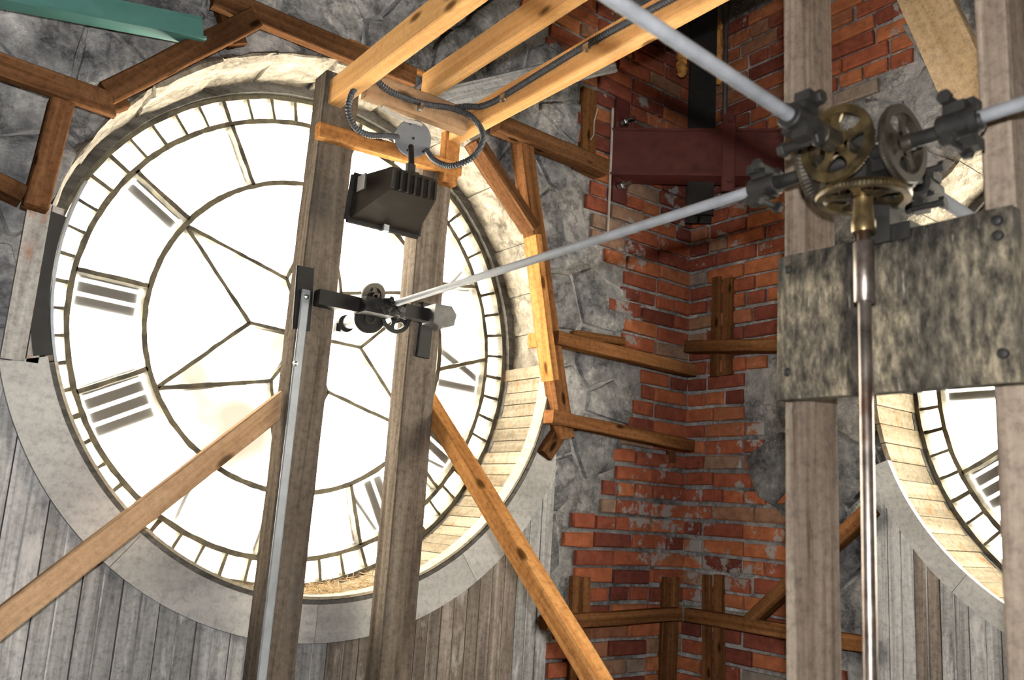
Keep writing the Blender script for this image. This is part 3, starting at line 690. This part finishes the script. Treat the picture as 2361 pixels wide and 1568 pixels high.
# ------------------------------------------------------------------ central bevel gears on the near posts
P0 = Vector((1.28, .775, .63))
bg_ = thing('bevel_gear_set', 'tarnished brass toothed wheels meshing above the oak plate', 'gears', Matrix.Translation(P0))
OFF = .075
gear(bg_, 'bevel_gear', zto((1, 0, 0), P0+Vector((-OFF-.005, 0, 0))), .066)
gear(bg_, 'bevel_gear', zto((0, 1, 0), P0+Vector((0, -OFF-.003, 0))), .066, mat='gear_dark')
gear(bg_, 'bevel_gear', zto((0, -1, 0), P0+Vector((0, OFF+.004, 0))), .078, mat='gear_dark')
gear(bg_, 'bevel_gear', zto((-1, 0, 0), P0+Vector((OFF+.003, 0, 0))), .066, mat='gear_dark')
gear(bg_, 'bevel_gear', zto((0, 0, 1), P0+Vector((0, 0, -OFF-.004))), .076, rim=.013)
for d_, L_, r_ in ((Vector((-1, 0, 0)), .19, .017), (Vector((0, -1, 0)), .20, .0135), (Vector((0, 1, 0)), .20, .0135), (Vector((1, 0, 0)), .20, .0135)):
    mb = MB(); mb.cyl(P0+d_*.02, P0+d_*L_, .0125, 20)
    if d_.x < -.5: mb.cyl(P0+d_*.085, P0+d_*.125, .019, 20)
    put('arbor', mb, 'iron' if d_.x > -.5 else 'gear_dark', bg_, Matrix(), smooth=True)
mb = MB(); mb.box((-.016, -.016, -.045), (.016, .016, .05), Matrix.Translation(P0)); mb.box((.0, -.05, -.012), (.10, .05, .012), Matrix.Translation(P0+Vector((0, 0, -.02))))
mb.box((.05, -.018, -.12), (.085, .018, .0), Matrix.Translation(P0+Vector((0, 0, -.02)))); mb.box((.055, -.05, -.14), (.10, .05, -.11), Matrix.Translation(P0)); put('bearing_frame', mb, 'iron', bg_, Matrix())
# clamps and leading-off rods
def clamp(d_, at, label, s=1.0):
    t = thing('rod_clamp', label, 'clamp', Matrix.Translation(at)); d_ = d_.normalized(); side = d_.cross(ZP).normalized(); up = side.cross(d_)
    F = Matrix.Translation(at) @ Matrix((d_, side, up)).transposed().to_4x4() @ Matrix.Scale(s, 4)
    mb = MB(); mb.cyl((-.03, 0, 0), (.028, 0, 0), .0205, 18); put('sleeve', mb, 'iron', t, F, smooth=True)
    for sg in (1, -1):
        mb = MB(); mb.box((-.016, -.020, sg*.016-.004), (.016, .020, sg*.016+.012 if sg > 0 else sg*.016+.004)); mb.box((-.011, -.028, sg*.03-.008), (.020, -.002, sg*.03+.008)); put('jaw', mb, 'iron', t, F)
        mb = MB(); mb.cyl((-.006, -.03, sg*.034), (-.006, .034, sg*.034), .0065, 10); mb.cyl((-.006, -.034, sg*.034), (-.006, -.024, sg*.034), .0115, 6); mb.cyl((-.006, .026, sg*.034), (-.006, .036, sg*.034), .0115, 6); put('bolt', mb, 'iron', t, F)
    return t
def rod(a, b, r, label):
    a = Vector(a); b = Vector(b); Mw = frame_x(a, b, ZP); mb = MB(); mb.cyl((0, 0, 0), ((b-a).length, 0, 0), r, 20)
    return put('leading_rod', mb, 'alu', None, Mw, smooth=True, label=label, cat='rod')
MW = Vector((1.28, 2.40, .622))
clamp(Vector((0, 1, 0)), P0+Vector((0, .20, 0)), 'black clamp joining the gears to the long grey rod')
rod(P0+Vector((0, .205, 0)), MW+Vector((0, -.045, 0)), .0105, 'long grey rod from the gear cluster to the large dial')
dD = (Vector((.30, .775, .705))-(P0+Vector((-.18, 0, .0)))).normalized()
qD = P0+Vector((-.175, .0, .004))
clamp(dD, qD, 'black clamp with wing bolts at the upper left of the gears', 1.05)
rod(qD+dD*.01, qD+dD*1.55, .0112, 'grey rod rising to the top edge of the picture')
dC = Vector((0, -1, .02)); qC = P0+Vector((0, -.165, .004))
clamp(dC, qC, 'black clamp at the right of the gears in front of the far post', 1.05)
rod(qC+dC*.01, qC+dC*1.3, .0105, 'grey rod leaving through the right edge of the picture')
qE = P0+Vector((.21, 0, 0)); dE = (Vector((3.28, .88, .60))-qE).normalized()
clamp(dE, qE, 'black clamp behind the gears on the rod to the right dial')
rod(qE, Vector((3.28, .88, .60)), .0125, 'grey rod behind the gears leading to the right dial')

# vertical drive shaft
vs_ = thing('drive_shaft', 'upright steel drive shaft in front of the oak plate', 'shaft', Matrix.Translation((P0.x, P0.y, ZF)))
mb = MB(); mb.cyl((P0.x, P0.y, ZF), (P0.x, P0.y, P0.z-.06), .0105, 20); put('rod', mb, 'bronze_rod', vs_, Matrix(), smooth=True)
mb = MB(); mb.cyl((P0.x, P0.y, .375), (P0.x, P0.y, .478), .0165, 24); put('coupling_sleeve', mb, 'bronze_rod', vs_, Matrix(), smooth=True)
mb = MB(); mb.lathe([(.010, 0), (.0185, 0), (.0195, .004), (.0195, .02), (.0165, .026), (.0145, .075), (.0165, .08), (.010, .08)], 24, Matrix.Translation((P0.x, P0.y, .495))); put('collar', mb, 'brass', vs_, Matrix(), smooth=True)

# oak plate and its posts
pl = thing('oak_plate', 'mouldy grey oak plate bolted across the near posts', 'board', Matrix.Translation((1.355, .775, .37)))
mb = MB(); L_, H_ = .424, .272; nx_, nz_ = 14, 9; vs = []; fs = []
for sgn, xx in ((0, -.016), (1, .018)):
    for i in range(nx_+1):
        for j in range(nz_+1):
            y = L_/2-L_*i/nx_; z = -H_/2+H_*j/nz_; ed = i in (0, nx_) or j in (0, nz_)
            vs.append((xx+(.006 if ed and not sgn else 0)+(mnoise.noise(Vector((y*8, z*8, 1)))*.002 if not sgn else 0), y*(1 if not ed else .997), z+(mnoise.noise(Vector((y*14, z*14, 5)))*.002 if ed else 0)))
s_ = (nx_+1)*(nz_+1); q_ = nz_+1
for i in range(nx_):
    for j in range(nz_):
        a = i*q_+j; fs += [(a, a+1, a+q_+1, a+q_), (s_+a, s_+a+q_, s_+a+q_+1, s_+a+1)]
edge = [i*q_ for i in range(nx_+1)]+[nx_*q_+j for j in range(1, nz_+1)]+[i*q_+nz_ for i in range(nx_-1, -1, -1)]+[j for j in range(nz_-1, 0, -1)]
for a, b in zip(edge, edge[1:]+edge[:1]): fs.append((a, b, s_+b, s_+a))
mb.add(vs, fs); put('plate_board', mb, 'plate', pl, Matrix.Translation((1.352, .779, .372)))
for q in ((1815, 858), (2312, 815), (1817, 622), (2298, 508), (2300, 543)):
    c_ = aX(*q, 1.336); mb = MB(); mb.lathe([(.0085, .004), (.008, -.003), (.005, -.005), (0, -.005)], 14, zto((1, 0, 0), c_)); put('bolt', mb, 'iron', pl, Matrix(), smooth=True)
timber('near_post', (1.378, .965, -1.65), (1.378, .992, 1.9), .044, .108, XP, 'mid_post', 'sawn timber post left of the drive shaft', 'post', wob=.0008)
timber('near_post', (1.378, .592, -1.65), (1.378, .608, 1.9), .048, .108, XP, 'mid_post', 'sawn timber post at the right edge of the picture', 'post', wob=.0008)
for z_ in (.60,):
    c_ = Vector((1.372, .97, z_))

# ------------------------------------------------------------------ motion work between the dial posts
mw = thing('motion_work', 'black iron motion work with gears on a bracket between the dial posts', 'clockwork', Matrix.Translation(MW))
for q0, q1, wpx in (((706, 615), (696, 760), 43), ((990, 700), (976, 824), 36)):
    a = aY(*q0, 2.488); b = aY(*q1, 2.488); timber('mounting_plate', a, b, wpx*a.dot(FW)/FPX, .013, YP, 'iron', None, None, wob=.0004, parent=mw)
mb = MB(); mb.box((1.06, 2.445, .590), (1.215, 2.488, .638)); put('bracket_arm', mb, 'iron', mw, Matrix())
mb = MB(); mb.box((1.195, 2.40, .588), (1.30, 2.46, .636)); mb.box((1.265, 2.405, .598), (1.47, 2.445, .640)); put('bracket_block', mb, 'iron', mw, Matrix())
mb = MB(); mb.prism([(1.425, .590), (1.475, .580), (1.505, .592), (1.512, .630), (1.490, .655), (1.428, .652)], 2.37, 2.44); put('end_block', mb, 'iron_dull', mw, Matrix())
gear(mw, 'bevel_gear', zto((-.1, 1, .25), aY(862, 683, 2.475)), .043, 56, mat='gear_dark', spokes=5, hub=.012)
gear(mw, 'bevel_gear', zto((.2, 1, .35), aY(853, 733, 2.475)), .052, 62, mat='gear_dark', spokes=0, hub=.02)
gear(mw, 'bevel_gear', zto((0, 1, 0), aY(914, 731, 2.46)), .055, 62, mat='iron', spokes=4, hub=.012)
gc = aY(863, 680, 2.485)
mb = MB(); mb.lathe([(.0, 0), (.041, 0), (.038, .012), (.014, .062), (0, .066)], 28, zto((-.1, 1, .42), gc)); put('cone', mb, 'iron_dull', mw, Matrix(), smooth=True)
gd = aY(853, 733, 2.475)
mb = MB(); mb.lathe([(.0, 0), (.044, 0), (.043, .002), (.018, .003), (.017, .008), (0, .008)], 32, zto((-.2, -1, -.35), gd)); put('wheel_disc', mb, 'iron', mw, Matrix(), smooth=True)
mb = MB(); mb.cyl((1.28, 2.42, .606), (1.28, 3.02, .602), .018, 20); mb.cyl((1.28, 2.55, .606), (1.28, 2.68, .606), .023, 20); put('hour_pipe', mb, 'iron_dull', mw, Matrix(), smooth=True)
mb = MB(); mb.cyl((1.28, 2.70, .604), (1.28, 2.735, .604), .03, 20); mb.box((1.245, 2.705, .572), (1.262, 2.728, .60)); put('collar', mb, 'iron', mw, Matrix(), smooth=True)
for k in range(9):
    c_ = MW+Vector((random.uniform(-.035, .05), random.uniform(-.05, 0), random.uniform(-.025, .02))); d_ = Vector((random.gauss(0, 1), random.gauss(0, 1), random.gauss(0, 1))).normalized()
    mb = MB(); mb.cyl(c_-d_*.018, c_+d_*.018, .0055, 8); mb.cyl(c_+d_*.014, c_+d_*.021, .010, 6); put('screw', mb, 'iron_dull' if k % 3 == 0 else 'iron', mw, Matrix(), smooth=True)

# ------------------------------------------------------------------ floodlight, junction box and conduit
fl_ = thing('floodlight', 'black finned floodlight hanging below the round grey box', 'floodlight', Matrix.Translation((1.24, 2.32, .93)))
F4 = [(1.108, 2.42, .866), (1.352, 2.40, .866), (1.352, 2.38, 1.006), (1.108, 2.40, 1.006)]
B4 = [(1.150, 2.225, .925), (1.302, 2.215, .927), (1.302, 2.215, .998), (1.150, 2.225, .998)]
mid4 = [tuple(Vector(f).lerp(Vector(b), .07)) for f, b in zip(F4, B4)]
inn = [tuple(Vector(F4[k]).lerp((Vector(F4[0])+Vector(F4[2]))/2, .06)+Vector((0, -.012, 0))) for k in range(4)]
mb = MB(); mb.add(inn+B4, [(0, 1, 5, 4), (1, 2, 6, 5), (2, 3, 7, 6), (3, 0, 4, 7), (4, 5, 6, 7), (3, 2, 1, 0)]); put('housing', mb, 'lamp_brown', fl_, Matrix())
mb = MB()
for k in range(4):
    a = Vector(F4[k]); b = Vector(F4[(k+1) % 4]); mb.cyl(a+Vector((0, -.006, 0)), b+Vector((0, -.006, 0)), .0105, 8)
put('front_frame', mb, 'lamp', fl_, Matrix())
mb = MB(); mb.add([tuple(Vector(p)+Vector((0, .002, 0))) for p in F4], [(0, 1, 2, 3)]); put('lens', mb, 'lamp_glass', fl_, Matrix())
for k in range(7):
    x = 1.153+k*.0242; mb = MB(); mb.box((x-.0035, 2.2095, .928), (x+.0035, 2.222, .988)); put('fin', mb, 'lamp', fl_, Matrix())
mb = MB(); mb.box((1.225, 2.385, .853), (1.243, 2.422, .885)); put('latch', mb, 'strap', fl_, Matrix())
mb = MB(); mb.box((1.106, 2.31, .94), (1.112, 2.36, .99)); put('badge', mb, 'iron_dull', fl_, Matrix())
mb = MB(); mb.cyl((1.262, 2.30, 1.0), (1.302, 2.40, 1.165), .010, 12); mb.box((1.235, 2.285, 1.005), (1.262, 2.30, 1.055)); mb.box((1.255, 2.28, 1.0), (1.275, 2.31, 1.03)); put('stem', mb, 'iron', fl_, Matrix(), smooth=True)
BXC = Vector((1.308, 2.40, 1.196)); jd = Vector((-.25, -1, -.28)).normalized()
jb = thing('junction_box', 'round grey junction box under the joists', 'junction box', Matrix.Translation(BXC))
T_ = zto(jd, BXC-jd*.02)
mb = MB(); mb.lathe([(.03, -.035), (.054, -.035), (.056, 0), (.056, .012), (.03, .012)], 32, T_); put('box_body', mb, 'strap', jb, Matrix(), smooth=True)
mb = MB(); mb.lathe([(.0, .012), (.061, .012), (.062, .015), (.060, .0175), (0, .018)], 40, T_); put('cover', mb, 'box_paint', jb, Matrix(), smooth=True)
for ax_, ay_ in ((-.018, .045), (-.012, -.042), (.040, -.035), (.0, 0)):
    mb = MB(); mb.lathe([(.0, .017), (.0045, .017), (.0045, .0205), (0, .021)], 10, T_ @ Matrix.Translation((ax_, ay_, 0))); put('screw', mb, 'iron', jb, Matrix())
def conduit(name, qs, label):
    pts = [aY(x, y, Y) for x, y, Y in qs]; mb = MB(); mb.tube(pts, .0095, 8, ridge=.13); return put(name, mb, 'conduit', None, Matrix(), smooth=False, label=label, cat='conduit')
conduit('flexible_conduit', [(983, 345, 2.40), (1000, 368, 2.36), (1030, 382, 2.30), (1060, 378, 2.25), (1090, 362, 2.22), (1108, 338, 2.22), (1114, 312, 2.24), (1104, 288, 2.27), (1080, 264, 2.295), (1040, 249, 2.31), (985, 241, 2.318), (935, 226, 2.318), (895, 208, 2.315), (872, 188, 2.31), (862, 172, 2.30)], 'grey flexible conduit looping out from the right of the box')
conduit('flexible_conduit', [(918, 316, 2.40), (890, 313, 2.39), (850, 311, 2.38), (822, 297, 2.37), (807, 272, 2.36), (803, 245, 2.35), (812, 215, 2.35), (830, 190, 2.36)], 'grey flexible conduit curving up from the left of the box')
jy = lambda x, y: (aX(x, y, 1.468).y)
conduit('flexible_conduit', [(1040, 250, 2.345), (1073, 245, 2.32)]+[(x, y, jy(x, y)) for x, y in ((1105, 246), (1130, 238), (1155, 225), (1250, 166), (1350, 105), (1440, 55), (1520, 12), (1600, -30))], 'grey flexible conduit clipped along the right yellow joist')
mb = MB(); mb.tube([aY(*q, 2.36) for q in ((880, 245), (905, 262), (935, 277), (960, 283), (975, 290))], .006, 8, ridge=.1); put('armoured_cable', mb, 'cable', None, Matrix(), label='pale armoured cable behind the round grey box', cat='cable')
for q, Y in (((1160, 224), None), ((1352, 108), None), ((968, 246), 2.32)):
    p = aX(*q, 1.462) if Y is None else aY(*q, Y-.006)
    cl = MB(); cl.box((-.004, -.012, -.010), (.006, .012, .010), Matrix.Translation(p)); cl.cyl(p+Vector((-.006, 0, -.012)), p+Vector((.004, 0, -.012)), .005, 8)
    put('conduit_clip', cl, 'zinc', None, Matrix(), label={1160: 'small zinc clip at the lower end of the joist conduit', 1352: 'small zinc clip halfway up the joist conduit', 968: 'small zinc clip holding the conduit to the header'}[q[0]], cat='clip')

# ------------------------------------------------------------------ steel in the brick corner
ra = Vector((2.50, WA-.01, 1.625)); rb = Vector((WB-.005, 2.20, 1.622)); nrm = Vector((1, .97, 0)).normalized()
rs = thing('red_steel_beam', 'dark red steel beam spanning the brick corner', 'steel beam', frame_x(ra, rb, nrm))
RF = frame_x(ra, rb, nrm); RL = (rb-ra).length
mb = MB(); mb.box((.0, -.106, .0), (RL, .106, .012)); put('web', mb, 'red', rs, RF)
for s_ in (-1, 1):
    mb = MB(); mb.box((.0, s_*.106-.006, -.012), (RL, s_*.106+.006, .10)); put('flange', mb, 'red', rs, RF)
pA = aY(1416, 300, WA-.014); Rp = Matrix.Translation((0, 0, 0))
mb = MB(); c0 = aY(1411, 462, WA-.012); mb.box((c0.x, WA-.016, c0.z), (c0.x+.085, WA-.004, c0.z+.50)); put('end_plate', mb, 'red', rs, Matrix())
for q in ((1436, 283), (1428, 430)):
    c_ = aY(*q, WA-.02); mb = MB(); mb.cyl(c_, c_+Vector((0, -.03, 0)), .018, 6); mb.cyl(c_+Vector((0, -.025, 0)), c_+Vector((0, -.075, 0)), .010, 12); put('bolt', mb, 'zinc', rs, Matrix())
def on_red(px, py, off=0.0):
    d = ray(px, py); k = (ra.dot(nrm)-off)/d.dot(nrm); return d*k
cp = thing('red_clamp_plate', 'narrow red upright plate bolted over the red beam', 'clamp plate', Matrix.Translation(on_red(1682, 350, .03)))
a = on_red(1682, 263, .028); b = on_red(1679, 440, .028); timber('plate_bar', a, b, .058, .014, nrm, 'red', None, None, wob=.0002, parent=cp)
for q in ((1684, 278), (1682, 417)):
    c_ = on_red(*q, .030); mb = MB(); mb.cyl(c_, c_-nrm*.018, .013, 6); put('nut', mb, 'red', cp, Matrix())
ca = on_red(1612, 505, -.14); cb2 = on_red(1609, -160, -.14)
mb = MB(); L_ = .118
FC = Matrix.Translation(Vector((ca.x, ca.y, ca.z))) @ Matrix.Rotation(radians(-45), 4, 'Z')
hh = cb2.z-ca.z
mb.box((-L_/2, -.065, 0), (L_/2, -.053, hh), FC); mb.box((-L_/2, .053, 0), (L_/2, .065, hh), FC); mb.box((-.006, -.055, 0), (.006, .055, hh), FC)
put('steel_post', mb, 'black_steel', None, Matrix(), label='black steel upright in the brick corner behind the red beam', cat='steel column')
mb = MB(); a = on_red(1671, 275, .012); mb.cyl(a, a+Vector((0, 0, .95)), .011, 12); put('tie_rod', mb, 'iron_dull', None, Matrix(), smooth=True, label='thin upright steel rod above the red clamp plate', cat='rod')
def foam(q0, q1, w, label):
    a = on_red(*q0, -.10); b = on_red(*q1, -.10); mb = MB(); n = 14; vs = []; fs = []
    for i in range(n+1):
        c_ = a.lerp(b, i/n)
        for k in range(10):
            t = 2*pi*k/10; r_ = w*(.8+.5*mnoise.noise(Vector((i*.8, k*.9, w*90))))*(1 if 0 < i < n else .45)
            vs.append(c_+RT*(r_*cos(t))+FW*(r_*.8*sin(t)))
    for i in range(n):
        for k in range(10): fs.append((i*10+k, i*10+(k+1) % 10, i*10+10+(k+1) % 10, i*10+10+k))
    fs += [tuple(range(9, -1, -1)), tuple(n*10+k for k in range(10))]
    mb.add(vs, fs); put('foam_strip', mb, 'foam', None, Matrix(), label=label, cat='foam')
foam((1574, 88), (1572, 178), .030, 'lumpy amber foam left of the black steel upright')
foam((1656, 40), (1656, 195), .022, 'narrow amber foam strip right of the black steel upright')
mb = MB(); mb.tube([aY(*q, 2.735) for q in ((1413, 250), (1410, 330), (1406, 430), (1401, 548))], .0055, 6); put('wire', mb, 'cable', None, Matrix(), label='pale wire running down the brickwork left of the red beam', cat='wire')
# hanging cord
mb = MB(); mb.tube([aY(*q, 2.69) for q in ((1378, 250), (1370, 280), (1369, 310), (1362, 322))], .0022, 6); put('cord', mb, 'cable', None, Matrix(), label='thin white cord hanging on the board left of the red beam', cat='cord')

# ------------------------------------------------------------------ green steel at the top left
ga = aY(-120, -54, 2.58); gb = aY(468, 64, 2.58)
gr = thing('green_steel_channel', 'green painted steel channel in the top left corner', 'steel beam', frame_x(ga, gb, YP)); GF = frame_x(ga, gb, YP); GL = (gb-ga).length
mb = MB(); mb.box((0, -.030, 0), (GL, .030, .008)); put('web', mb, 'green', gr, GF)
for s_ in (-1, 1):
    mb = MB(); mb.box((0, s_*.03-.004, -.001), (GL+(.01 if s_ > 0 else 0), s_*.03+.004, .06)); put('flange', mb, 'green', gr, GF)
